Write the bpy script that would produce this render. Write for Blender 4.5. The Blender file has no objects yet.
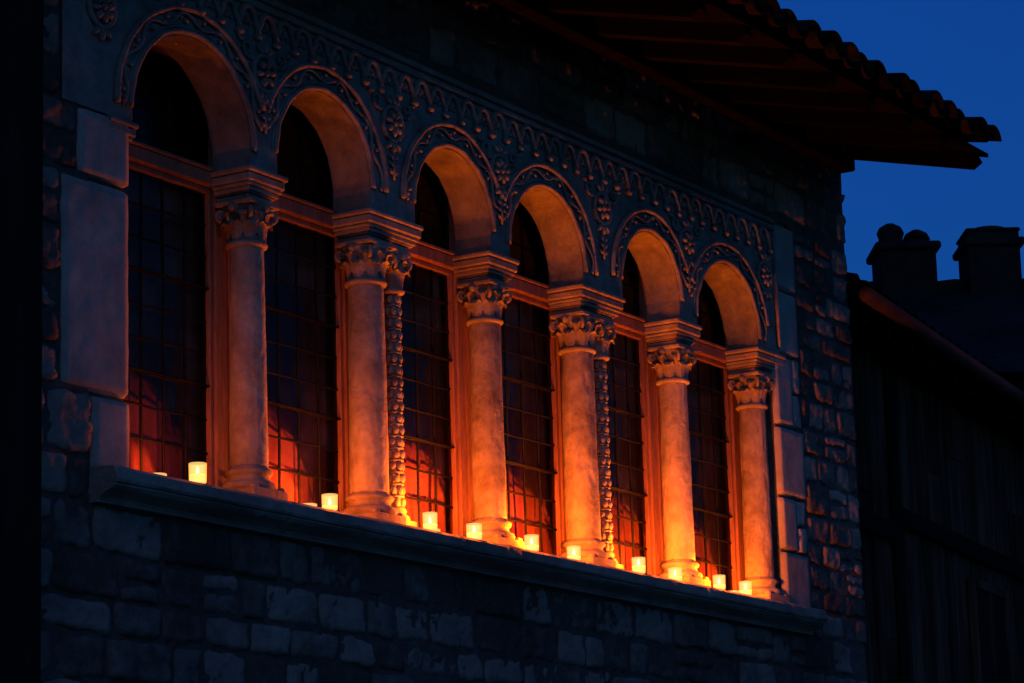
import bpy, math, random
from mathutils import Vector, Matrix, noise
random.seed(7)
sc=bpy.context.scene
pi=math.pi
# ------------------------------------------------------------------ helpers
class MB:
    def __init__(s): s.v=[];s.f=[];s.m=[];s.t=[];s.sm=[]
    def add(s,vs,fs,mat=0,tint=.5,smooth=False):
        o=len(s.v); s.v+= [tuple(p) for p in vs]; s.t+=[tint]*len(vs)
        for f in fs: s.f.append(tuple(i+o for i in f)); s.m.append(mat); s.sm.append(smooth)
    def box(s,x0,x1,y0,y1,z0,z1,mat=0,tint=.5,b=0.0):
        if b<=0:
            vs=[(x0,y0,z0),(x1,y0,z0),(x1,y1,z0),(x0,y1,z0),(x0,y0,z1),(x1,y0,z1),(x1,y1,z1),(x0,y1,z1)]
            s.add(vs,[(0,3,2,1),(4,5,6,7),(0,1,5,4),(1,2,6,5),(2,3,7,6),(3,0,4,7)],mat,tint)
        else:
            vs=[];fs=[]
            def ring(i,z):
                return [(x0+i,y0+b,z),(x0+b,y0+i,z),(x1-b,y0+i,z),(x1-i,y0+b,z),(x1-i,y1-b,z),(x1-b,y1-i,z),(x0+b,y1-i,z),(x0+i,y1-b,z)]
            def ring2(z):
                return [(x0+b,y0+b,z),(x0+b,y0+b,z),(x1-b,y0+b,z),(x1-b,y0+b,z),(x1-b,y1-b,z),(x1-b,y1-b,z),(x0+b,y1-b,z),(x0+b,y1-b,z)]
            R=[ring2(z0),ring(0,z0+b),ring(0,z1-b),ring2(z1)]
            for r in R: vs+=r
            for k in range(3):
                for i in range(8):
                    j=(i+1)%8; fs.append((k*8+i,k*8+j,k*8+8+j,k*8+8+i))
            fs.append((0,6,4,2)); fs.append((24,26,28,30))
            s.add(vs,fs,mat,tint)
    def lathe(s,cx,cy,prof,n=32,mat=0,tint=.5,fn=None):
        vs=[];fs=[]
        for k,(r,z) in enumerate(prof):
            for i in range(n):
                a=2*pi*i/n; rr=r if fn is None else fn(r,a,z)
                vs.append((cx+rr*math.cos(a),cy+rr*math.sin(a),z))
        for k in range(len(prof)-1):
            for i in range(n):
                j=(i+1)%n; fs.append((k*n+i,k*n+j,k*n+n+j,k*n+n+i))
        fs.append(tuple(range(n))[::-1]); fs.append(tuple((len(prof)-1)*n+i for i in range(n)))
        s.add(vs,fs,mat,tint,True)
    def ell(s,c,r,rot=0.0,mat=0,tint=.5,n=10,m=6):
        vs=[];fs=[];cr,sr=math.cos(rot),math.sin(rot)
        for k in range(m+1):
            ph=pi*k/m
            for i in range(n):
                a=2*pi*i/n
                x=r[0]*math.sin(ph)*math.cos(a); y=r[1]*math.sin(ph)*math.sin(a); z=r[2]*math.cos(ph)
                vs.append((c[0]+x*cr-z*sr,c[1]+y,c[2]+x*sr+z*cr))
        for k in range(m):
            for i in range(n):
                j=(i+1)%n; fs.append((k*n+i,k*n+n+i,k*n+n+j,k*n+j))
        s.add(vs,fs,mat,tint,True)
    def tube(s,path,r,n=6,mat=0,tint=.5,closed=False,flat=1.0):
        P=[Vector(p) for p in path]; N=len(P); vs=[];fs=[]
        for k in range(N):
            a=P[(k-1)%N] if (closed or k>0) else P[k]; b=P[(k+1)%N] if (closed or k<N-1) else P[k]
            t=(b-a); t=t.normalized() if t.length>0 else Vector((1,0,0))
            up=Vector((0,1,0)) if abs(t.y)<.9 else Vector((1,0,0))
            s1=t.cross(up).normalized(); s2=s1.cross(t).normalized()
            rr=r[k] if isinstance(r,(list,tuple)) else r
            for i in range(n):
                an=2*pi*i/n
                vs.append(tuple(P[k]+s1*rr*math.cos(an)+s2*rr*flat*math.sin(an)))
        for k in range(N if closed else N-1):
            k2=(k+1)%N
            for i in range(n):
                j=(i+1)%n; fs.append((k*n+i,k*n+j,k2*n+j,k2*n+i))
        if not closed:
            fs.append(tuple(range(n))[::-1]); fs.append(tuple((N-1)*n+i for i in range(n)))
        s.add(vs,fs,mat,tint,True)
    def obj(s,name,mats,parent=None):
        me=bpy.data.meshes.new(name); me.from_pydata(s.v,[],s.f)
        for m in mats: me.materials.append(m)
        me.polygons.foreach_set("material_index",s.m); me.polygons.foreach_set("use_smooth",s.sm)
        at=me.attributes.new("tint",'FLOAT','POINT'); at.data.foreach_set("value",s.t)
        me.update()
        o=bpy.data.objects.new(name,me); sc.collection.objects.link(o)
        if parent: o.parent=parent
        return o
def empty(name,loc=(0,0,0)):
    o=bpy.data.objects.new(name,None); o.location=loc; o.empty_display_size=.2; sc.collection.objects.link(o); return o

def mat(name,c1,c2,scale=6,rough=.9,bump=.4,bscale=40,tintamt=.5,metal=0.0,spec=.2,stretch=None,big=.5,bdist=.01):
    m=bpy.data.materials.new(name); m.use_nodes=True; nt=m.node_tree; N=nt.nodes; L=nt.links
    b=N["Principled BSDF"]; b.inputs["Roughness"].default_value=rough; b.inputs["Metallic"].default_value=metal
    b.inputs["Specular IOR Level"].default_value=spec
    tc=N.new("ShaderNodeTexCoord"); mp=N.new("ShaderNodeMapping"); L.new(tc.outputs["Object"],mp.inputs[0])
    if stretch: mp.inputs["Scale"].default_value=stretch
    n1=N.new("ShaderNodeTexNoise"); n1.inputs["Scale"].default_value=scale; n1.inputs["Detail"].default_value=8; n1.inputs["Roughness"].default_value=.65
    L.new(mp.outputs[0],n1.inputs["Vector"])
    at=N.new("ShaderNodeAttribute"); at.attribute_name="tint"
    ma=N.new("ShaderNodeMath"); ma.operation='MULTIPLY_ADD'; ma.inputs[1].default_value=tintamt; L.new(at.outputs["Fac"],ma.inputs[0]); 
    mb=N.new("ShaderNodeMath"); mb.operation='SUBTRACT'; L.new(n1.outputs[0],mb.inputs[0]); mb.inputs[1].default_value=tintamt*.5
    L.new(mb.outputs[0],ma.inputs[2])
    cr=N.new("ShaderNodeValToRGB"); cr.color_ramp.elements[0].position=.25; cr.color_ramp.elements[1].position=.75
    cr.color_ramp.elements[0].color=(*c1,1); cr.color_ramp.elements[1].color=(*c2,1)
    L.new(ma.outputs[0],cr.inputs[0])
    n3=N.new("ShaderNodeTexNoise"); n3.inputs["Scale"].default_value=1.3; n3.inputs["Detail"].default_value=5; L.new(mp.outputs[0],n3.inputs["Vector"])
    mr=N.new("ShaderNodeMapRange"); mr.inputs[1].default_value=.3; mr.inputs[2].default_value=.7; mr.inputs[3].default_value=1-big; mr.inputs[4].default_value=1.1
    L.new(n3.outputs[0],mr.inputs[0])
    vm=N.new("ShaderNodeVectorMath"); vm.operation='SCALE'; L.new(cr.outputs[0],vm.inputs[0]); L.new(mr.outputs[0],vm.inputs["Scale"])
    L.new(vm.outputs[0],b.inputs["Base Color"])
    n2=N.new("ShaderNodeTexNoise"); n2.inputs["Scale"].default_value=bscale; n2.inputs["Detail"].default_value=9; n2.inputs["Roughness"].default_value=.75
    L.new(mp.outputs[0],n2.inputs["Vector"])
    vo=N.new("ShaderNodeTexVoronoi"); vo.inputs["Scale"].default_value=bscale*.7; L.new(mp.outputs[0],vo.inputs["Vector"])
    ad=N.new("ShaderNodeMath"); ad.operation='MULTIPLY_ADD'; L.new(vo.outputs["Distance"],ad.inputs[0]); ad.inputs[1].default_value=.35; L.new(n2.outputs[0],ad.inputs[2])
    bp=N.new("ShaderNodeBump"); bp.inputs["Strength"].default_value=bump; bp.inputs["Distance"].default_value=bdist
    L.new(ad.outputs[0],bp.inputs["Height"]); L.new(bp.outputs[0],b.inputs["Normal"])
    return m
M_rub=mat("rubble_stone",(.12,.10,.085),(.36,.31,.265),scale=10,bump=1,bscale=30,tintamt=.6,bdist=.022,spec=.05)
M_mort=mat("mortar",(.08,.07,.06),(.18,.155,.13),scale=12,bump=1,bscale=40,bdist=.02,tintamt=.1,spec=.05)
M_ash=mat("ashlar_stone",(.22,.205,.19),(.42,.39,.355),scale=7,bump=.6,bscale=80,tintamt=.3,big=.35,bdist=.003,spec=.05)
M_sill=mat("sill_stone",(.22,.195,.17),(.42,.38,.33),scale=7,bump=.9,bscale=34,tintamt=.35,big=.4,bdist=.012,spec=.05)
M_carv=mat("carved_stone",(.16,.14,.125),(.40,.36,.32),scale=11,bump=.9,bscale=42,tintamt=.3,big=.45,bdist=.010,spec=.05)
M_col=mat("column_stone",(.15,.108,.085),(.47,.40,.33),scale=8,bump=.9,bscale=45,tintamt=.3,big=.4,bdist=.008,spec=.08)
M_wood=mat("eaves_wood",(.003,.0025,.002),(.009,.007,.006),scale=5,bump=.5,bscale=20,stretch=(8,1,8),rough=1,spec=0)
M_frame=mat("window_frame_wood",(.14,.055,.03),(.34,.15,.08),scale=8,bump=.5,bscale=30,stretch=(6,6,1),rough=.6,spec=.35,big=.3,bdist=.006)
M_lead=mat("lead_bars",(.008,.008,.008),(.02,.019,.018),rough=.8,metal=0,bump=.2,spec=.05)
M_tile=mat("roof_tiles",(.008,.006,.005),(.03,.02,.016),scale=7,tintamt=.8,bump=.5,bscale=40,spec=.02)
M_silh=mat("silhouette_stone",(.015,.013,.012),(.045,.04,.036),scale=7,tintamt=.5,bump=.7,bscale=20,bdist=.03,spec=.05)  # near-black base puts the chimneys' backlit silhouette shade into the stone colour
M_dark=mat("dark_timber",(.010,.008,.007),(.025,.02,.017),scale=5,bump=.5,bscale=20,stretch=(6,6,1),spec=.05)
M_plank=mat("weathered_planks",(.035,.018,.011),(.20,.115,.075),scale=3.2,bump=.9,bscale=9,stretch=(5,5,.8),tintamt=.35,big=.8,bdist=.03,spec=.05)
M_cob=mat("cobbles",(.05,.05,.05),(.12,.11,.10),scale=3,bump=.8,bscale=8)
M_metal=mat("zinc_gutter",(.03,.022,.02),(.07,.045,.04),rough=.7,metal=.0,bump=.1)
M_curt=mat("curtain_cloth",(.42,.17,.14),(.80,.42,.36),scale=6,bump=.2,bscale=120,big=.5)
def glass():
    m=bpy.data.materials.new("leaded_glass"); m.use_nodes=True; nt=m.node_tree; N=nt.nodes; L=nt.links
    for n in list(N): N.remove(n)
    o=N.new("ShaderNodeOutputMaterial"); mx=N.new("ShaderNodeMixShader"); t=N.new("ShaderNodeBsdfTransparent"); g=N.new("ShaderNodeBsdfGlossy")
    at=N.new("ShaderNodeAttribute"); at.attribute_name="tint"
    cr=N.new("ShaderNodeValToRGB"); cr.color_ramp.elements[0].color=(.50,.34,.32,1); cr.color_ramp.elements[1].color=(.92,.74,.70,1)
    L.new(at.outputs["Fac"],cr.inputs[0]); L.new(cr.outputs[0],t.inputs[0])
    g.inputs["Roughness"].default_value=.18; g.inputs[0].default_value=(.5,.5,.5,1)
    fr=N.new("ShaderNodeFresnel"); fr.inputs[0].default_value=1.35
    nz=N.new("ShaderNodeTexNoise"); nz.inputs["Scale"].default_value=7; nz.inputs["Detail"].default_value=3
    tc=N.new("ShaderNodeTexCoord"); L.new(tc.outputs["Object"],nz.inputs["Vector"])
    bp=N.new("ShaderNodeBump"); bp.inputs["Strength"].default_value=.5; bp.inputs["Distance"].default_value=.02; L.new(nz.outputs[0],bp.inputs["Height"])
    L.new(bp.outputs[0],g.inputs["Normal"]); L.new(bp.outputs[0],fr.inputs["Normal"])
    L.new(fr.outputs[0],mx.inputs[0]); L.new(t.outputs[0],mx.inputs[1]); L.new(g.outputs[0],mx.inputs[2]); L.new(mx.outputs[0],o.inputs[0])
    return m
M_glass=glass()
def cupmat():
    m=bpy.data.materials.new("glowing_candle_glass"); m.use_nodes=True; nt=m.node_tree; N=nt.nodes; L=nt.links
    for n in list(N): N.remove(n)
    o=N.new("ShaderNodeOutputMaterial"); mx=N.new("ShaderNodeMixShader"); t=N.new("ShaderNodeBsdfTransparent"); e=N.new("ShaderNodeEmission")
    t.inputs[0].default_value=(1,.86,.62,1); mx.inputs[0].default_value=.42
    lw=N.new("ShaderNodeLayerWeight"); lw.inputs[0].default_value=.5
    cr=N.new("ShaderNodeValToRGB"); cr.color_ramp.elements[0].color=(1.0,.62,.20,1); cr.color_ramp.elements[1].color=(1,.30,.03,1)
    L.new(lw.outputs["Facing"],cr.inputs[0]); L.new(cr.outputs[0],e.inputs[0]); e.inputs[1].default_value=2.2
    L.new(mx.outputs[0],o.inputs[0]); L.new(t.outputs[0],mx.inputs[1]); L.new(e.outputs[0],mx.inputs[2])
    return m
M_cup=cupmat()
def emis(name,c,s):
    m=bpy.data.materials.new(name); m.use_nodes=True; nt=m.node_tree; N=nt.nodes
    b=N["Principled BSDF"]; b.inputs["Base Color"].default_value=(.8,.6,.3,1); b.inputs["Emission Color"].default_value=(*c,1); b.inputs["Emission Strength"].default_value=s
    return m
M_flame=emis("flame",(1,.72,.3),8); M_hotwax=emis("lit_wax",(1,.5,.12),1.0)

# ------------------------------------------------------------------ stone block walls
def block(mb,x0,x1,z0,z1,yb,rough,mat_=0,joint=.009,depth=.03,tint=None,nx=None,nz=None):
    if tint is None: tint=random.random()
    w=x1-x0;h=z1-z0
    nx=nx or max(6,int(w/.025)+3); nz=nz or max(5,int(h/.022)+2)
    tx=random.uniform(-1,1)*rough*.6; tz=random.uniform(-1,1)*rough*.6; off=random.uniform(-1,.6)*rough*.8
    sd=random.uniform(0,100)
    sk=random.uniform(-1,1)*joint*1.5
    fine=1.0 if rough>.006 else .3
    vs=[];fs=[]
    us=[0]+[.02+.96*i/(nx-2) for i in range(nx-1)]+[1]
    ws=[0]+[.03+.94*i/(nz-2) for i in range(nz-1)]+[1]
    for b_,w_ in enumerate(ws):
        for a_,u_ in enumerate(us):
            ex=min(u_,1-u_)*w; ez=min(w_,1-w_)*h; e=min(ex,ez)
            cr_=max(0,1-math.hypot(ex,ez)/.03)*joint*.8
            x=x0+joint+(w-2*joint)*u_; z=z0+joint+(h-2*joint)*w_
            x+=(cr_ if u_<.5 else -cr_)
            z+=(cr_ if w_<.5 else -cr_)+ (sk*(u_-.5) if rough>.006 else 0)
            if e<.02:
                q=joint*1.5*(1 if rough>.006 else .6)
                x+=noise.noise(Vector((x*13+sd,z*13,sd)))*q; z+=noise.noise(Vector((x*13,z*13+sd,3)))*q
            edge=min(1,(e/(.008+rough)))**.6 if e>0 else 0
            y=yb+depth*(1 if e==0 else 0)+ (0 if e==0 else (1-edge)*rough*.8+off+tx*(u_-.5)+tz*(w_-.5)+ fine*rough*(.9*noise.noise(Vector((x*6+sd,z*6,0)))+1.1*noise.noise(Vector((x*17,z*17,sd)))+.9*noise.noise(Vector((x*42,z*42,sd)))))
            vs.append((x,y,z))
    W=len(us)
    for b_ in range(len(ws)-1):
        for a_ in range(W-1):
            i=b_*W+a_; fs.append((i,i+1,i+W+1,i+W))
    mb.add(vs,fs,mat_,tint,True)
def rubble(mb,X0,X1,Z0,Z1,hmin,hmax,wmin,wmax,rough,yb=0,mat_=0):
    z=Z0
    while z<Z1-1e-4:
        h=random.uniform(hmin,hmax)
        if Z1-(z+h)<hmin: h=Z1-z
        x=X0
        first=True
        while x<X1-1e-4:
            w=random.uniform(wmin,wmax)
            if first: w*=random.uniform(.5,1); first=False
            if X1-(x+w)<wmin*.6: w=X1-x
            if random.random()<.16 and h>hmin*1.2:
                s=random.uniform(.4,.6); block(mb,x,x+w,z,z+h*s,yb,rough,mat_); block(mb,x,x+w,z+h*s,z+h,yb,rough,mat_)
            else: block(mb,x,x+w,z,z+h,yb+random.uniform(-.005,.005),rough,mat_)
            x+=w
        z+=h
house=empty("stone_house")
w=MB()
XR=6.55
rubble(w,-1.3,XR,0,2.6,.16,.24,.25,.55,.012)
rubble(w,-1.3,XR,2.6,3.5,.12,.185,.16,.42,.0115)
rubble(w,-1.3,-.10,3.5,3.905,.12,.2,.16,.4,.010)
rubble(w,-1.3,-.28,3.905,4.72,.12,.2,.16,.4,.010)
rubble(w,-1.3,-.19,4.72,4.985,.12,.14,.16,.4,.010)
rubble(w,-1.3,-.28,4.985,5.72,.12,.2,.16,.4,.010)
rubble(w,5.86,XR,3.5,5.72,.10,.18,.14,.34,.008)
rubble(w,-1.3,XR,5.76,6.55,.12,.2,.18,.42,.012)
w.obj("rubble_wall",[M_rub],house)
w=MB()
for (z0,z1,xl) in ((3.62,3.905,-.10),(3.905,4.72,-.28),(4.72,4.983,-.19)):
    block(w,xl,.112,z0,z1,-.006,.003,0,joint=.0035,tint=random.uniform(.4,.8))
for (z0,z1,xr) in ((3.62,3.93,5.86),(3.93,4.22,5.74),(4.22,4.60,5.86),(4.60,4.99,5.76),(4.99,5.35,5.86),(5.35,5.72,5.86)):
    xl=5.56 if z0<4.98 else 5.62
    block(w,xl,xr,z0,z1,-.004,.004,0,joint=.004,tint=random.uniform(.2,.8))
    if xr<5.8: block(w,xr,5.86,z0,(z0+z1)/2,0,.007,0,joint=.005); block(w,xr,5.86,(z0+z1)/2,z1,0,.007,0,joint=.005)
w.obj("ashlar_jambs",[M_ash],house)
w=MB()
w.box(-1.3,XR-.01,.018,.45,0,3.56)
w.box(-1.3,.10,.018,.45,3.56,5.0)
w.box(5.57,XR-.01,.018,.45,3.56,5.0)
w.box(-1.3,-.2,.0185,.45,5.0,6.5)
w.box(5.64,XR-.01,.0185,.45,5.0,6.5)
w.box(-.2,5.64,.0188,.45,5.73,6.5)
w.box(-1.3,XR-.012,.45,7,0,6.4)
w.box(.10,5.57,.25,.45,3.0,3.60)
def msheet(X0,X1,Z0,Z1,st=.035):
    nx=int((X1-X0)/st)+1; nz=int((Z1-Z0)/st)+1; vs=[];fs=[]
    for j in range(nz+1):
        for i in range(nx+1):
            x=X0+(X1-X0)*i/nx; z=Z0+(Z1-Z0)*j/nz
            vs.append((x,.0085+.006*noise.noise(Vector((x*8,z*8,4)))+.003*noise.noise(Vector((x*25,z*25,9))),z))
    for j in range(nz):
        for i in range(nx):
            q=j*(nx+1)+i; fs.append((q,q+1,q+nx+2,q+nx+1))
    w.add(vs,fs,0,.5,True)
msheet(-1.3,XR-.012,2.3,3.53); msheet(5.80,XR-.012,3.53,6.2); msheet(-1.3,-.12,3.53,6.2); msheet(-.2,5.8,5.735,6.2,.06)
w.obj("wall_core",[M_mort],house)

# ------------------------------------------------------------------ arcade panel with arch openings
AR=[(.51,.375,5.42),(1.405,.335,5.41),(2.40,.312,5.39),(3.21,.332,5.38),(4.215,.292,5.372),(5.03,.338,5.365)]
ZS=4.985; ZT=5.73
TH=.19
w=MB()
n=40
def archpts(c,r,ZA):
    zc=ZA-r; out=[(c-r,ZS)]
    for i in range(n+1):
        a=pi-pi*i/n; rr=r+(.005*noise.noise(Vector((a*5,c,0)))+.003*noise.noise(Vector((a*14,c,2))) if 0<i<n else 0)
        out.append((c+rr*math.cos(a),zc+rr*math.sin(a)))
    out.append((c+r,ZS)); return out
def strip(y,flip):
    fc=[(0,1,2,3) if not flip else (3,2,1,0)]
    for k,(c,r,ZA) in enumerate(AR):
        ap=archpts(c,r,ZA)
        L0=-.28 if k==0 else AR[k-1][0]+AR[k-1][1]
        w.add([(L0,y,ZS),(c-r,y,ZS),(c-r,y,ZT),(L0,y,ZT)],fc,0,.5)
        for i in range(1,len(ap)-2):
            (xa,za),(xb,zb)=ap[i],ap[i+1]
            w.add([(xa,y,za),(xb,y,zb),(xb,y,ZT),(xa,y,ZT)],fc,0,.5)
    c,r,_=AR[-1]
    w.add([(c+r,y,ZS),(5.62,y,ZS),(5.62,y,ZT),(c+r,y,ZT)],fc,0,.5)
strip(0,False); strip(TH,True)
for k,(c,r,ZA) in enumerate(AR):
    ap=archpts(c,r,ZA); vs=[];fs=[]
    for (x,z) in ap: vs+=[(x,0,z),(x,TH,z)]
    for i in range(len(ap)-1): fs.append((2*i,2*i+1,2*i+3,2*i+2))
    w.add(vs,fs,0,.5,True)
    L0=-.28 if k==0 else AR[k-1][0]+AR[k-1][1]
    w.add([(L0,0,ZS),(c-r,0,ZS),(c-r,TH,ZS),(L0,TH,ZS)],[(3,2,1,0)],0)
c,r,_=AR[-1]; w.add([(c+r,0,ZS),(5.62,0,ZS),(5.62,TH,ZS),(c+r,TH,ZS)],[(3,2,1,0)],0)
w.add([(-.28,0,ZT),(5.62,0,ZT),(5.62,TH,ZT),(-.28,TH,ZT)],[(0,1,2,3)],0)
w.obj("arcade_arches",[M_carv],house)
# relief ornament
w=MB()
YO=-.008
def arcpath(c,zc,r,a0,a1,y,num=40,wave=0,amp=0,ph=0):
    o=[]
    for i in range(num+1):
        a=a0+(a1-a0)*i/num; rr=r+amp*math.sin(wave*a+ph)
        o.append((c+rr*math.cos(a),y,zc+rr*math.sin(a)))
    return o
def spiral(cx,cz,r0,a0,turns,rad,sgn=1):
    P=[];R_=[]
    N_=int(14*turns)
    for i in range(N_+1):
        t=i/N_; a=a0+sgn*2*pi*turns*t; q=r0*(1-.78*t)
        P.append((cx+q*math.cos(a),YO,cz+q*math.sin(a))); R_.append(rad*(1-.35*t))
    w.tube(P,R_,5)
for k,(c,r,ZA) in enumerate(AR):
    zc=ZA-r
    gl=(c-r)-(AR[k-1][0]+AR[k-1][1]) if k>0 else .30
    gr=(AR[k+1][0]-AR[k+1][1])-(c+r) if k<5 else .24
    def cl(rad,g):
        v=(r+g/2-.006)/rad
        return math.acos(v) if v<1 else 0.0
    for rad,tr,yy in ((r+.016,.013,-.005),(r+.036,.006,-.004),(r+.108,.015,YO)):
        a0=cl(rad+tr,gr); a1=pi-cl(rad+tr,gl)
        P=arcpath(c,zc,rad,a0,a1,yy,60)
        P=[(p[0]+.0035*noise.noise(Vector((p[0]*14,p[2]*14,k))),p[1]+.004*noise.noise(Vector((p[0]*18,p[2]*18,k+9))),p[2]+.0035*noise.noise(Vector((p[0]*14,p[2]*14,k+5)))) for p in P]
        w.tube(P,[tr*(1+.25*noise.noise(Vector((p[0]*12,p[2]*12,3)))) for p in P],8)
    rm=r+.068; a0=cl(rm+.03,gr); a1=pi-cl(rm+.03,gl)
    wv=round(rm/.036)
    w.tube(arcpath(c,zc,rm,a0,a1,YO,150,wave=wv,amp=.021),.009,6)
    stp=pi/wv
    for i in range(int(a0/stp)+1,int(a1/stp)+1):
        aa=(i+.5)*stp
        if aa>a1: break
        s=1 if math.sin(wv*aa)>0 else -1
        rc=rm-s*.010; q=random.uniform(.8,1.15)
        w.ell((c+rc*math.cos(aa),YO,zc+rc*math.sin(aa)),(.013*q,.016*q,.009),rot=aa+.7*s,n=8,m=5)
        rc=rm+s*.004; ab=aa+.25*stp
        w.ell((c+rc*math.cos(ab),YO,zc+rc*math.sin(ab)),(.010,.013*q,.006),rot=aa-.6*s,n=8,m=5)
pitch=.128; z0=5.570; x=-.22
while x<5.50:
    r1=.042+random.uniform(-.004,.004); dz=random.uniform(-.005,.005)
    path=[(x,YO,z0-.03+dz),(x+.003,YO,z0+dz)]
    for q in range(9):
        a=pi-pi*q/8; path.append((x+pitch/2+r1*math.cos(a),YO,z0+.03+r1*math.sin(a)+dz))
    path+=[(x+pitch-.003,YO,z0+dz),(x+pitch,YO,z0-.03+dz)]
    w.tube(path,random.uniform(.012,.016),7)
    w.ell((x+pitch,YO,z0-.040+dz),(.025,.026*random.uniform(.7,1.1),.017),n=8,m=5)
    w.ell((x+pitch/2,YO*.5,z0+.022+dz),(.014,.016,.020),n=8,m=5)
    for s in (-1,1): w.ell((x+pitch/2+s*.020,YO*.5,z0+.006+dz),(.012,.012,.008),rot=s*.6,n=6,m=4)
    x+=pitch
w.tube([(-.26,YO,5.665),(5.59,YO,5.665)],.013,8)
w.tube([(-.26,YO,5.705),(5.61,YO,5.705)],.011,8)
w.tube([(5.597,YO,5.02),(5.597,YO,5.65)],.012,8)
for k in range(7):
    if k==0: X=-.06
    elif k==6: X=5.47
    else: X=(AR[k-1][0]+AR[k-1][1]+AR[k][0]-AR[k][1])/2
    Z=5.385+random.uniform(-.01,.01)
    npet=(8,6,7)[k%3]
    w.tube(arcpath(X,Z,.076,0,2*pi*(1-1/28),YO,27),.012,6,closed=True)
    for j in range(npet):
        a=2*pi*j/npet+.2
        w.ell((X+.040*math.cos(a),YO,Z+.040*math.sin(a)),(.025,.026,.014),rot=a,n=8,m=5)
    w.ell((X,-.016,Z),(.015,.020,.015),n=8,m=5)
    for s in (-1,1):
        w.ell((X,YO,Z+s*.108),(.016,.018,.026),n=8,m=5)
        for q in (-1,1):
            w.ell((X+q*.032,YO,Z+s*.098),(.028,.017,.012),rot=q*s*.8,n=8,m=5)
    if k not in (0,6):
        for q in (-1,1):
            spiral(X+q*.115,Z+.085,.034,-pi/2,1.3,.009,q)
            w.tube([(X+q*.055,YO,Z+.055),(X+q*.085,YO,Z+.048),(X+q*.115,YO,Z+.051)],.009,5)
            w.ell((X+q*.165,YO,Z+.115),(.022,.014,.010),rot=q*.4,n=7,m=5)
        w.tube([(X,YO,Z-.12),(X+.004,YO,Z-.18),(X,YO,Z-.25)],.008,5)
        for j in range(3):
            for q in (-1,1): w.ell((X+q*.020,YO,Z-.15-.033*j),(.018,.014,.009),rot=q*.7,n=7,m=4)
w.obj("carved_relief",[M_carv],house)

# ------------------------------------------------------------------ sill
w=MB()
prof=[(.25,3.640),(-.05,3.628),(-.112,3.622),(-.122,3.614),(-.124,3.575),(-.118,3.566),(-.108,3.563),(-.106,3.556),(-.092,3.545),(-.066,3.533),(-.040,3.520),(-.030,3.508),(-.028,3.500),(.02,3.497)]
xs=[-.108]+[-.10+i*(5.90/240) for i in range(241)]+[5.812]
vs=[];fs=[]
for a_,x in enumerate(xs):
    for b_,(y,z) in enumerate(prof):
        d=.005*noise.noise(Vector((x*4,z*30,1)))+.004*noise.noise(Vector((x*17,z*40,5)))
        if b_ in (2,3): d+=max(0,noise.noise(Vector((x*7,9,2)))-.15)*.035
        for jx in (.98,2.21,3.43,4.62):
            if abs(x-jx)<.016: d+=.006
        yy=y+d if y<.2 else y
        if a_ in(0,len(xs)-1): yy=max(yy,yy+.006)
        vs.append((x,yy,z+(d*.5 if b_>1 else 0)-(.003 if b_==3 else 0)))
NP=len(prof)
for a_ in range(len(xs)-1):
    for b_ in range(NP-1):
        fs.append((a_*NP+b_,a_*NP+b_+1,(a_+1)*NP+b_+1,(a_+1)*NP+b_))
fs.append(tuple(range(NP))[::-1]); fs.append(tuple((len(xs)-1)*NP+i for i in range(NP)))
w.add(vs,fs,0,.4)
w.obj("window_sill",[M_sill],house)

# ------------------------------------------------------------------ columns
def leaf(mb,cx,cy,ang,r0,z0,h,wd,out,mat_=0):
    vs=[];fs=[];nu,nv=5,8
    out*=random.uniform(.8,1.1)
    for j in range(nv+1):
        t=j/nv
        if t<.75: rr=r0+out*.35*(t/.75)**2; z=z0+h*t/.75*.9
        else:
            q=(t-.75)/.25; rr=r0+out*(.35+.65*math.sin(q*pi*.6)); z=z0+h*(.9+.1*math.sin(q*pi))-h*.16*q*q
        wt=wd*(.55+.6*math.sin(min(1,t*1.15)*pi*.8))*(1 if t<.85 else (1-(t-.85)/.15*.6))
        wt*=1+.14*math.sin(t*pi*7)
        for i in range(nu+1):
            s=(i/nu-.5)
            rib=.008*(1-abs(s)*2)+(.005 if i in(0,nu) else 0)
            a=ang+s*wt/rr
            R_=rr+rib-.004*abs(s)
            vs.append((cx+R_*math.cos(a),cy+R_*math.sin(a),z))
    W=nu+1
    for j in range(nv):
        for i in range(nu):
            k=j*W+i; fs.append((k,k+1,k+W+1,k+W))
    mb.add(vs,fs,mat_,.5,True)
def volute(mb,cx,cy,ang,r,z,s=1):
    P=[];rad=[]
    ca,sa=math.cos(ang),math.sin(ang)
    for i in range(20):
        t=i/19; a=-pi/2+t*3.6*pi*.8; q=s*.026*(1-t*.75)
        u=q*math.cos(a); v=q*math.sin(a)
        P.append((cx+(r+u)*ca,cy+(r+u)*sa,z+v)); rad.append(.009*s*(1-.4*t))
    mb.tube(P,rad,6)
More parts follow.
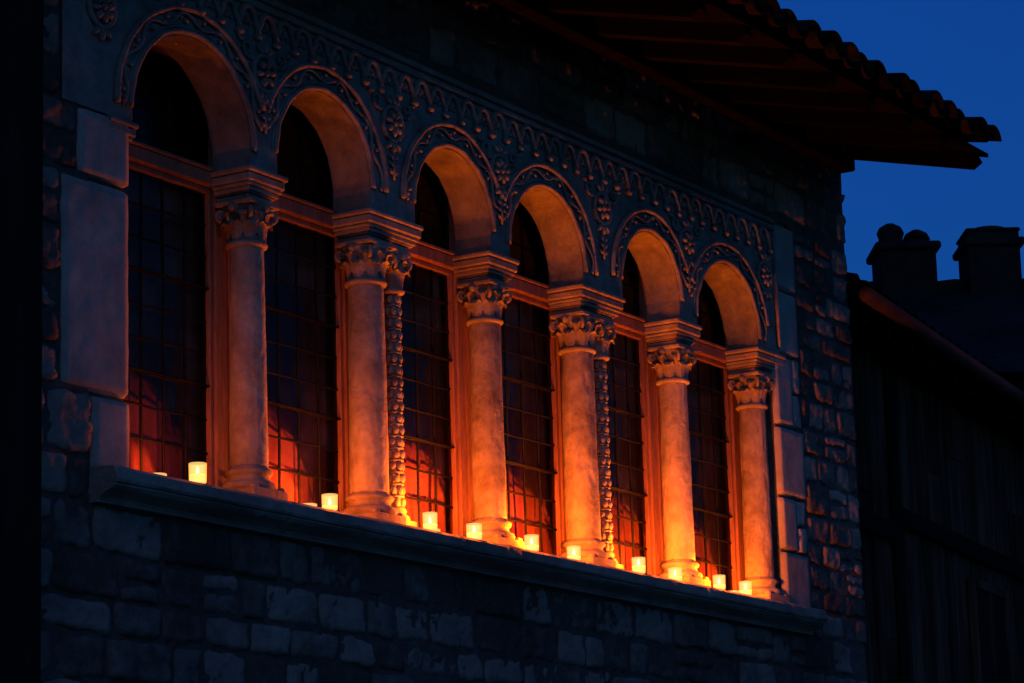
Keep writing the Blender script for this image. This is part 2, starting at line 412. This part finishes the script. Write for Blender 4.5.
def capital(mb,cx,cy,rn,z0,z1,half,nl=8):
    h=z1-z0
    mb.lathe(cx,cy,[(rn,z0-.02),(rn+.012,z0-.016),(rn+.016,z0-.006),(rn+.010,z0+.004),(rn-.002,z0+.008),(rn,z0+h*.3),(rn+.004,z0+h*.6),(rn+.018,z0+h*.85),(rn+.03,z1)],28,0)
    ph=random.uniform(0,.3)
    for i in range(nl): leaf(mb,cx,cy,2*pi*i/nl+ph,rn+.002,z0+.006,h*.50,.058,.036)
    for i in range(nl): leaf(mb,cx,cy,2*pi*(i+.5)/nl+ph,rn+.005,z0+h*.30,h*.50,.050,.040)
    for i in range(4):
        a=pi/4+i*pi/2; rc=half*1.06
        volute(mb,cx,cy,a,rc-.012,z1-.036)
        w_=[(cx+(rn+.01)*math.cos(a),cy+(rn+.01)*math.sin(a),z0+h*.5),(cx+(rc-.035)*math.cos(a),cy+(rc-.035)*math.sin(a),z1-.05),(cx+(rc-.01)*math.cos(a),cy+(rc-.01)*math.sin(a),z1-.012)]
        mb.tube(w_,[.012,.012,.010],6)
        a=i*pi/2; mb.ell((cx+(half*.92)*math.cos(a),cy+(half*.92)*math.sin(a),z1-.016),(.017,.017,.019))
    mb.box(cx-half*.95,cx+half*.95,cy-half*.9,cy+min(half*.9,.085),z1-.004,z1+.014,b=.004)
def abacus(mb,x0,x1,y0,y1,z0,z1):
    h=z1-z0
    st=[(-.030,0,.20),(-.022,.22,.28),(-.012,.28,.42),(-.002,.42,.52),(.008,.54,.80),(.016,.82,.992)]
    for e,a,b_ in st:
        e+=random.uniform(-.0015,.0015)
        mb.box(x0-e,x1+e,y0-e,y1,z0+h*a,z0+h*b_,b=.003 if e<.004 else .006)
def base(mb,cx,cy,r,z0,hw):
    mb.box(cx-hw,cx+hw,cy-hw,min(cy+hw,.19),z0,z0+.055,b=.006,tint=.45)
    mb.lathe(cx,cy,[(r+.018,z0+.05),(r+.032,z0+.056),(r+.038,z0+.070),(r+.032,z0+.084),(r+.018,z0+.090),(r+.010,z0+.100),(r+.010,z0+.112),(r+.020,z0+.118),(r+.024,z0+.127),(r+.018,z0+.137),(r+.006,z0+.142),(r+.002,z0+.155)],32,0,fn=lambda rr,a,z: rr+.003*noise.noise(Vector((math.cos(a)*3+cx*9,math.sin(a)*3,z*20))))
    for sx in(-1,1):
        for sy in(-1,1): mb.ell((cx+sx*(hw-.022),cy+sy*(hw-.022),z0+.058),(.02,.02,.014))
ZB=3.628; ZC=4.69; ZK=4.855
S=[.985,1.835,2.795,3.625,4.58,5.455]
def shaft(mb,cx,cy,r,z0,z1,sd):
    pr=[]
    for i in range(91):
        t=i/90; pr.append((r*(1.05-.09*t),z0+(z1-z0)*t))
    mb.lathe(cx,cy,pr,64,0,tint=random.uniform(.35,.65),fn=lambda rr,a,z: rr+.0028*noise.noise(Vector((math.cos(a)*2+sd,math.sin(a)*2,z*5)))+.0024*noise.noise(Vector((math.cos(a)*6,math.sin(a)*6+sd,z*18)))-.014*max(0,noise.noise(Vector((math.cos(a)*3+sd*2,math.sin(a)*3,z*11)))-.32))
for k,x in enumerate(S):
    mb=MB(); cy=.095
    pair=k in(1,3); r=.073 if not pair else .080
    base(mb,x,cy,r,ZB,.112)
    shaft(mb,x,cy,r,ZB+.15,ZC-.01,k*7.3)
    capital(mb,x,cy,r*.97,ZC,ZK-.012,.106 if not pair else .110)
    if pair:
        bx=x+.195; by=.085
        mb.box(bx-.05,bx+.065,by-.06,.188,ZB,ZB+.055,b=.005)
        mb.lathe(bx,by,[(.05,ZB+.05),(.056,ZB+.062),(.05,ZB+.076),(.036,ZB+.085),(.042,ZB+.096),(.036,ZB+.108),(.03,ZB+.115)],20)
        mb.lathe(bx,by,[(.022,ZB+.1),(.022,ZC)],14)
        zz=ZB+.135; q=0
        while zz<ZC-.02:
            for i in range(5):
                a=2*pi*i/5+q*.63
                mb.ell((bx+.024*math.cos(a),by+.024*math.sin(a),zz),(.015,.015,.022),n=7,m=5)
            mb.lathe(bx,by,[(.024,zz+.019),(.033,zz+.0235),(.033,zz+.0275),(.024,zz+.032)],14)
            zz+=.052; q+=1
        mb.box(bx-.012,bx+.05,by+.03,.188,ZB+.05,ZK-.02,b=.004)
        capital(mb,bx,by,.036,ZC,ZK-.012,.066,nl=6)
        abacus(mb,x-.105,bx+.09,.0,.188,ZK,ZS)
    elif k==5: abacus(mb,x-.105,x+.20,.0,.188,ZK,ZS)
    else: abacus(mb,x-.108,x+.125,.0,.188,ZK,ZS)
    mb.obj("column",[M_col],house)
mb=MB()
abacus(mb,-.0,.145,.0,.188,ZK+.01,ZS)
mb.box(.08,.115,.03,.188,3.62,ZK+.01,b=.006)
mb.obj("springer_impost",[M_carv],house)

# ------------------------------------------------------------------ windows
edges=[.13,.985,1.90,2.795,3.70,4.58,5.50]
ZW0=3.632
for k in range(6):
    x0,x1=edges[k]+(.045 if k else 0),edges[k+1]-.045
    fr=MB(); y0=.192;y1=.245
    fw=.035
    zt=5.47
    X0=edges[k]+(.0015 if k else 0); X1=edges[k+1]-.0015
    fr.box(X0,x0+fw,y0,y1,ZW0,zt,b=.004); fr.box(x1-fw,X1,y0,y1,ZW0,zt,b=.004)
    fr.box(x0+fw+.001,x1-fw-.001,y0+.002,y1,ZW0,ZW0+.05,b=.004)
    fr.box(x0+fw+.001,x1-fw-.001,y0-.012,y1,4.925,4.985,b=.006)
    fr.box(x0+fw+.001,x1-fw-.001,y0-.020,y1-.01,4.986,5.002,b=.004)
    fr.box(x0+fw+.001,x1-fw-.001,y0+.002,y1,zt-.05,zt,b=.004)
    sx0,sx1=x0+fw+.002,x1-fw-.002
    fr.box(sx0,sx0+.022,y0+.012,y1-.004,ZW0+.051,4.924,b=.003); fr.box(sx1-.022,sx1,y0+.012,y1-.004,ZW0+.051,4.924,b=.003)
    fr.box(sx0+.022,sx1-.022,y0+.012,y1-.004,ZW0+.051,ZW0+.073,b=.003); fr.box(sx0+.022,sx1-.022,y0+.012,y1-.004,4.902,4.924,b=.003)
    fr.obj("window_frame",[M_frame],house)
    ld=MB(); gx0,gx1,gz0,gz1=sx0+.022,sx1-.022,ZW0+.073,4.902
    ncol=5 if (gx1-gx0)>.6 else 4; nrow=9
    yg=.225
    for i in range(1,ncol):
        xx=gx0+(gx1-gx0)*i/ncol
        ld.tube([(xx+random.uniform(-.003,.003),yg+random.uniform(-.002,.002),gz0+(gz1-gz0)*j/8) for j in range(9)],.006,6)
    for j in range(1,nrow):
        zz=gz0+(gz1-gz0)*j/nrow
        ld.tube([(gx0+(gx1-gx0)*i/6,yg+random.uniform(-.002,.002),zz+random.uniform(-.003,.003)) for i in range(7)],.0055,6)
        if j%3==0: ld.tube([(gx0-.01,yg-.014,zz+.003),(gx1+.01,yg-.014,zz+.003)],.005,6)
    for i in range(1,3):
        xx=gx0+(gx1-gx0)*i/3; ld.tube([(xx,yg,5.003),(xx,yg,zt-.05)],.006,6)
    ld.tube([(gx0-.02,yg,5.17),(gx1+.02,yg,5.17)],.006,6)
    ld.obj("lead_cames",[M_lead],house)
    g=MB()
    for i in range(ncol):
        for j in range(nrow):
            a0=gx0+(gx1-gx0)*i/ncol;a1=gx0+(gx1-gx0)*(i+1)/ncol;b0=gz0+(gz1-gz0)*j/nrow;b1=gz0+(gz1-gz0)*(j+1)/nrow
            t1,t2=random.uniform(-.002,.002),random.uniform(-.002,.002)
            g.add([(a0,yg+t1,b0),(a1,yg-t1,b0),(a1,yg-t2,b1),(a0,yg+t2,b1)],[(0,1,2,3)],0,random.random())
    g.add([(x0+fw,yg,5.0),(x1-fw,yg,5.0),(x1-fw,yg,zt-.05),(x0+fw,yg,zt-.05)],[(0,1,2,3)],0,0)
    g.obj("window_glass",[M_glass],house)
    cu=MB(); vs=[];fs=[];nx=90;nz=14; sd=k*3.1
    for j in range(nz+1):
        for i in range(nx+1):
            x=x0+(x1-x0)*i/nx; z=3.62+1.3*j/nz
            xx=x+.03*noise.noise(Vector((x*4,k,z*.7)))
            y=.285+.014*math.sin(xx*58+sd+.5*math.sin(z*2+k))+.010*math.sin(xx*131+sd*2)+.012*noise.noise(Vector((x*9,z*2,k)))
            vs.append((x,y,z))
    for j in range(nz):
        for i in range(nx):
            q=j*(nx+1)+i; fs.append((q,q+1,q+nx+2,q+nx+1))
    cu.add(vs,fs,0,random.uniform(.3,.7),True); cu.obj("curtain",[M_curt],house)

# ------------------------------------------------------------------ roof
rf=MB()
sl=math.tan(math.radians(14)); ye=-.97; ze=6.095
def rz(y): return ze+(y-ye)*sl
XL=-1.9; XE=6.50
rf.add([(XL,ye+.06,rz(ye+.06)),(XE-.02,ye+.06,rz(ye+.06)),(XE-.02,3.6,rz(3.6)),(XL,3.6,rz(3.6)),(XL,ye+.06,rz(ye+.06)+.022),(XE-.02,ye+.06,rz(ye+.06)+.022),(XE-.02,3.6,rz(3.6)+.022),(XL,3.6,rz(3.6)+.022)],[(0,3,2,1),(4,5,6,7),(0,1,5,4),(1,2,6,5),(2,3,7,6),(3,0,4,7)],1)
rf.add([(XL,3.6,rz(3.6)+.02),(XE-.02,3.6,rz(3.6)+.02),(XE-.02,7.5,rz(3.6)-.95),(XL,7.5,rz(3.6)-.95)],[(0,1,2,3)],0)
x=XE-.10
while x>XL:
    h=.085
    vs=[]
    for xx in (x-.04,x+.04):
        vs+=[(xx,ye+.10,rz(ye+.10)-.002),(xx,ye+.08,rz(ye+.08)-.04),(xx,ye+.13,rz(ye+.13)-h),(xx,.2,rz(.2)-h),(xx,.2,rz(.2)-.002)]
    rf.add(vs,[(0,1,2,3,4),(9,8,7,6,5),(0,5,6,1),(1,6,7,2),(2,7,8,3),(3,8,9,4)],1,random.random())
    x-=.46
def tilepiece(x,y0,r0,r1,zoff,L,up,tint):
    vs=[];fs=[];n=8;th=.013
    dirv=Vector((0,1,sl)).normalized()
    for (t,r,lift) in ((0,r0,.018),(L,r1,0)):
        for rr in (r,r-th):
            for i in range(n+1):
                a=pi*i/n
                p=Vector((x-rr*math.cos(a),y0,rz(y0)+zoff))+dirv*t
                p.z+=up*rr*math.sin(a)*.85+lift
                vs.append(tuple(p))
    m=n+1
    for i in range(n):
        fs.append((i,i+1,2*m+i+1,2*m+i)); fs.append((m+i,3*m+i,3*m+i+1,m+i+1)); fs.append((i,m+i,m+i+1,i+1))
    rf.add(vs,fs,0,tint,True)
x=XE-.08
while x>XL+.1:
    jc=random.uniform(-.012,.012)
    for j in range(12):
        jx=jc+random.uniform(-.008,.008); yy=ye+.38*j*.97+random.uniform(-.012,.012)-(.015 if j==0 else 0)+ (random.uniform(-.045,.03) if j==0 else 0)
        tilepiece(x+jx,yy,.088,.070,.070+random.uniform(0,.016),.43,1,random.random())
        if j<6: tilepiece(x-.105+jx,yy+.02,.075,.085,.098,.43,-1,random.random())
    x-=.21
rf.obj("tiled_roof",[M_tile,M_wood],house)
wp=MB(); wp.box(-1.3,XR-.02,-.09,.008,6.18,6.26,b=.008); wp.obj("wall_plate",[M_wood],house)

# ------------------------------------------------------------------ candles
def candle(x,y,s=1.0,h=.074,power=2.2):
    z=3.6345 if y>-.06 else 3.629; r=.033*s
    o=empty("votive_candle",(x,y,z))
    me=MB(); n=24; vs=[];fs=[]
    pr=[(r*.86,0),(r*.95,.004),(r*.98,h*.5),(r,h)]
    for (q,zz) in pr:
        for i in range(n): vs.append((q*math.cos(2*pi*i/n),q*math.sin(2*pi*i/n),zz))
    for k in range(3):
        for i in range(n): fs.append((k*n+i,k*n+(i+1)%n,k*n+n+(i+1)%n,k*n+n+i))
    me.add(vs,fs,0,.5,True); me.obj("glass_cup",[M_cup],o)
    wx=MB(); wh=h*random.uniform(.25,.45)
    wx.lathe(0,0,[(r*.84,.003),(r*.92,.006),(r*.93,wh),(r*.8,wh-.002)],20,0); wx.tube([(0,0,wh-.002),(.001,0,wh+.007)],.001,5)
    wx.obj("wax",[M_hotwax],o)
    fl=MB(); fl.lathe(0,0,[(.001,wh+.006),(.005,wh+.011),(.006,wh+.017),(.0035,wh+.026),(.0005,wh+.034)],12,0); fl.obj("flame",[M_flame],o)
    l=bpy.data.lights.new("candle_light",'POINT'); l.energy=power; l.color=(1.0,.15,.005); l.shadow_soft_size=.012
    lo=bpy.data.objects.new("flame_light",l); lo.location=(0,0,h*.95); sc.collection.objects.link(lo); lo.parent=o
CP=[.435,1.305,2.045,2.395,2.90,3.265,3.855,4.235,4.675,4.98]
YY=[-.07,-.07,-.07,-.07,-.055,-.06,-.07,-.06,-.07,-.06]
SS=[1.05,1.0,.96,1.05,1.0,.97,1.0,1.05,.96,1]
PW=[3.2,14,24,31,30,33,30,33,27,20]
for x,y,s,p in zip(CP,YY,SS,PW): candle(x,y,s,.071+random.uniform(-.008,.008),p)
for x,y,p in ((.45,.13,6),(1.43,.12,10),(2.36,.12,13),(3.13,.12,14),(4.17,.12,14),(5.20,.12,15)): candle(x,y,1,.055,p)

# ------------------------------------------------------------------ left neighbour (dark)
lh=empty("dark_timber_house")
mb=MB()
mb.box(-7,-.80,-.33,6,0,8.5)
for i in range(20): mb.box(-.80-.3*i-.28,-.80-.3*i,-.352-.006*random.random(),-.331,0,8.5,b=.006,tint=random.random())
mb.obj("plank_wall",[M_dark],lh)
mb=MB(); mb.box(-7.2,-.70,-.9,6.3,8.5,8.62); mb.add([(-7.2,-.9,8.62),(-.7,-.9,8.62),(-.7,6.3,8.62),(-7.2,6.3,8.62),(-7.2,2.7,10.2),(-.7,2.7,10.2)],[(0,1,5,4),(2,3,4,5),(1,2,5),(3,0,4)],0)
mb.obj("roof",[M_tile],lh)

# ------------------------------------------------------------------ right neighbour
rh=empty("timber_clad_house",(6.58,.30,0)); rh.rotation_euler=(0,0,math.radians(8.2))
mb=MB()
mb.box(.0,16,.03,6,0,5.55)
x=0
while x<16:
    wd=random.uniform(.16,.42)
    zc=random.choice((3.2,3.6,4.4,4.9))+random.uniform(-.2,.2)
    mb.box(x,x+wd-.004,random.uniform(.002,.016),.029,0,zc-.004,b=.003,tint=random.random()); mb.box(x,x+wd-.004,random.uniform(.002,.016),.029,zc,5.5,b=.003,tint=random.random()); x+=wd
mb.obj("clad_wall",[M_plank],rh)
mb=MB()
for xx in (1.55,9.5): mb.box(xx,xx+.16,-.03,.0,0,5.5,b=.01,tint=.1)
mb.box(0,1.54,-.035,-.002,4.30,4.42,b=.01,tint=.1); mb.box(1.72,9.49,-.035,-.002,4.42,4.54,b=.01,tint=.1)
mb.obj("timber_posts",[M_dark],rh)
mb=MB()
for xx,z0,z1 in ((3.35,3.2,4.22),(5.2,3.2,4.22),(7.5,3.2,4.22)):
    mb.box(xx-.06,xx,-.05,-.001,z0-.06,z1+.06,0,b=.005); mb.box(xx+.8,xx+.86,-.05,-.001,z0-.06,z1+.06,0,b=.005)
    mb.box(xx+.001,xx+.799,-.05,-.001,z1,z1+.06,0,b=.005); mb.box(xx-.1,xx+.9,-.09,-.001,z0-.12,z0-.061,0,b=.005)
    mb.box(xx+.38,xx+.42,-.045,-.001,z0-.059,z1-.001,0); mb.box(xx+.001,xx+.379,-.03,-.001,z0-.059,z1-.001,1); mb.box(xx+.421,xx+.799,-.03,-.001,z0-.059,z1-.001,1)
mb.obj("windows",[M_plank,M_dark],rh)
mb=MB()
s2=math.tan(math.radians(15))
ey=-.28;ez=5.50
mb.add([(-.0,ey,ez),(16,ey,ez),(16,4.0,ez+4.28*s2),(0,4.0,ez+4.28*s2),(0,ey,ez+.07),(16,ey,ez+.07),(16,4.0,ez+4.28*s2+.07),(0,4,ez+4.28*s2+.07)],[(0,3,2,1),(4,5,6,7),(0,1,5,4),(1,2,6,5),(3,0,4,7)],0)
x=.05
while x<16:
    vs=[];fs=[];n=6
    for t in (0,4.2):
        for i in range(n+1):
            a=pi*i/n; vs.append((x-.07*math.cos(a),ey-.03+t,ez+.07+(t-.03)*s2+.065*math.sin(a)))
    for i in range(n): fs.append((i,i+1,n+2+i,n+1+i))
    mb.add(vs,fs,0,random.random(),True); x+=.2
mb.obj("roof",[M_tile],rh)
mb=MB()
mb.tube([(0,ey-.09,ez-.01),(16,ey-.09,ez-.01)],.045,10)
mb.obj("gutter",[M_metal],rh)
x=.3; mb=MB()
while x<16: mb.box(x,x+.07,ey+.02,.0,ez-.10,ez-.005,0); x+=.5
mb.obj("rafters",[M_dark],rh)

# ------------------------------------------------------------------ house with chimneys behind
bh=empty("chimney_house",(18.3,5.3,0)); bh.rotation_euler=(0,0,math.radians(-57.5))
mb=MB(); mb.box(-5,4,-3.0,3.0,0,7.0); mb.obj("walls",[M_silh],bh)
mb=MB(); mb.add([(-5.2,-3.3,6.9),(4.2,-3.3,6.9),(4.2,0,8.42),(-5.2,0,8.42),(-5.2,3.3,6.9),(4.2,3.3,6.9)],[(0,1,2,3),(3,2,5,4),(0,3,4),(1,5,2),(0,4,5,1)],0)
mb.tube([(-5.2+.2*i,0,8.43+.02*(i%2)) for i in range(48)],.07,8)
mb.obj("roof",[M_silh],bh)
mb=MB()
def chim(x0,x1,zt,pots,cap):
    mb.box(x0,x1,-.30,.30,7.9,zt-.12,0,b=.01)
    mb.box(x0-.05,x1+.05,-.35,.35,zt-.12,zt-.04,0,b=.02)
    if cap:
        mb.box(x0+.0,x1-.0,-.28,.28,zt-.04,zt+.03,0,b=.01)
        mb.box(x0-.02,x1+.02,-.30,.30,zt+.03,zt+.07,0,b=.02)
        mb.ell(((x0+x1)/2,0,zt+.065),((x1-x0)*.47,.27,.07),n=16,m=8)
    for p,hh in pots: mb.lathe(p,0,[(.13,zt-.05),(.14,zt+.0),(.12,zt+.06),(.14,zt+.08+hh),(.11,zt+.14+hh),(.04,zt+.18+hh)],14)
chim(.22,.78,8.88,((.38,.04),(.64,-.03)),False)
chim(1.10,1.62,8.90,(),True)
mb.obj("chimneys",[M_silh],bh)

# ------------------------------------------------------------------ ground
mb=MB(); mb.add([(-300,-300,0),(300,-300,0),(300,300,0),(-300,300,0)],[(0,1,2,3)]); mb.obj("ground",[M_cob])
mb=MB(); mb.box(-10,24,-1.2,.0,-.1,.12,b=.01); mb.obj("pavement",[M_ash])

# ------------------------------------------------------------------ camera
R=Matrix(((0.52243,-0.16387,-0.83679),(-0.85221,-0.13297,-0.50602),(-0.02835,0.97748,-0.20912)))
cam=bpy.data.cameras.new("Camera"); co=bpy.data.objects.new("Camera",cam); sc.collection.objects.link(co)
co.matrix_world=Matrix.Translation((-8.5114,-6.8839,1.7507))@R.to_4x4()
cam.sensor_width=36; cam.lens=3000/1024*36; cam.clip_end=1000; cam.clip_start=.1
sc.camera=co
# ------------------------------------------------------------------ world
wd=bpy.data.worlds.new("World"); sc.world=wd; wd.use_nodes=True; nt=wd.node_tree; N=nt.nodes; L=nt.links
bg=N["Background"]; sk=N.new("ShaderNodeTexSky"); sk.sky_type='NISHITA'; sk.sun_disc=False
sk.sun_elevation=math.radians(2); sk.sun_rotation=math.radians(215); sk.ozone_density=3
mx=N.new("ShaderNodeMix"); mx.data_type='RGBA'; mx.blend_type='MULTIPLY'; mx.inputs[0].default_value=1
L.new(sk.outputs[0],mx.inputs[6]); mx.inputs[7].default_value=(.06,.33,1.0,1)
L.new(mx.outputs[2],bg.inputs[0]); bg.inputs[1].default_value=.22
su=bpy.data.lights.new("Sun",'SUN'); su.energy=.13; su.angle=math.radians(20); su.color=(.42,.52,1)
so_=bpy.data.objects.new("Sun",su); sc.collection.objects.link(so_); so_.rotation_euler=(math.radians(56),0,math.radians(-52))
sc.view_settings.view_transform='Standard'; sc.view_settings.look='None'; sc.view_settings.exposure=0
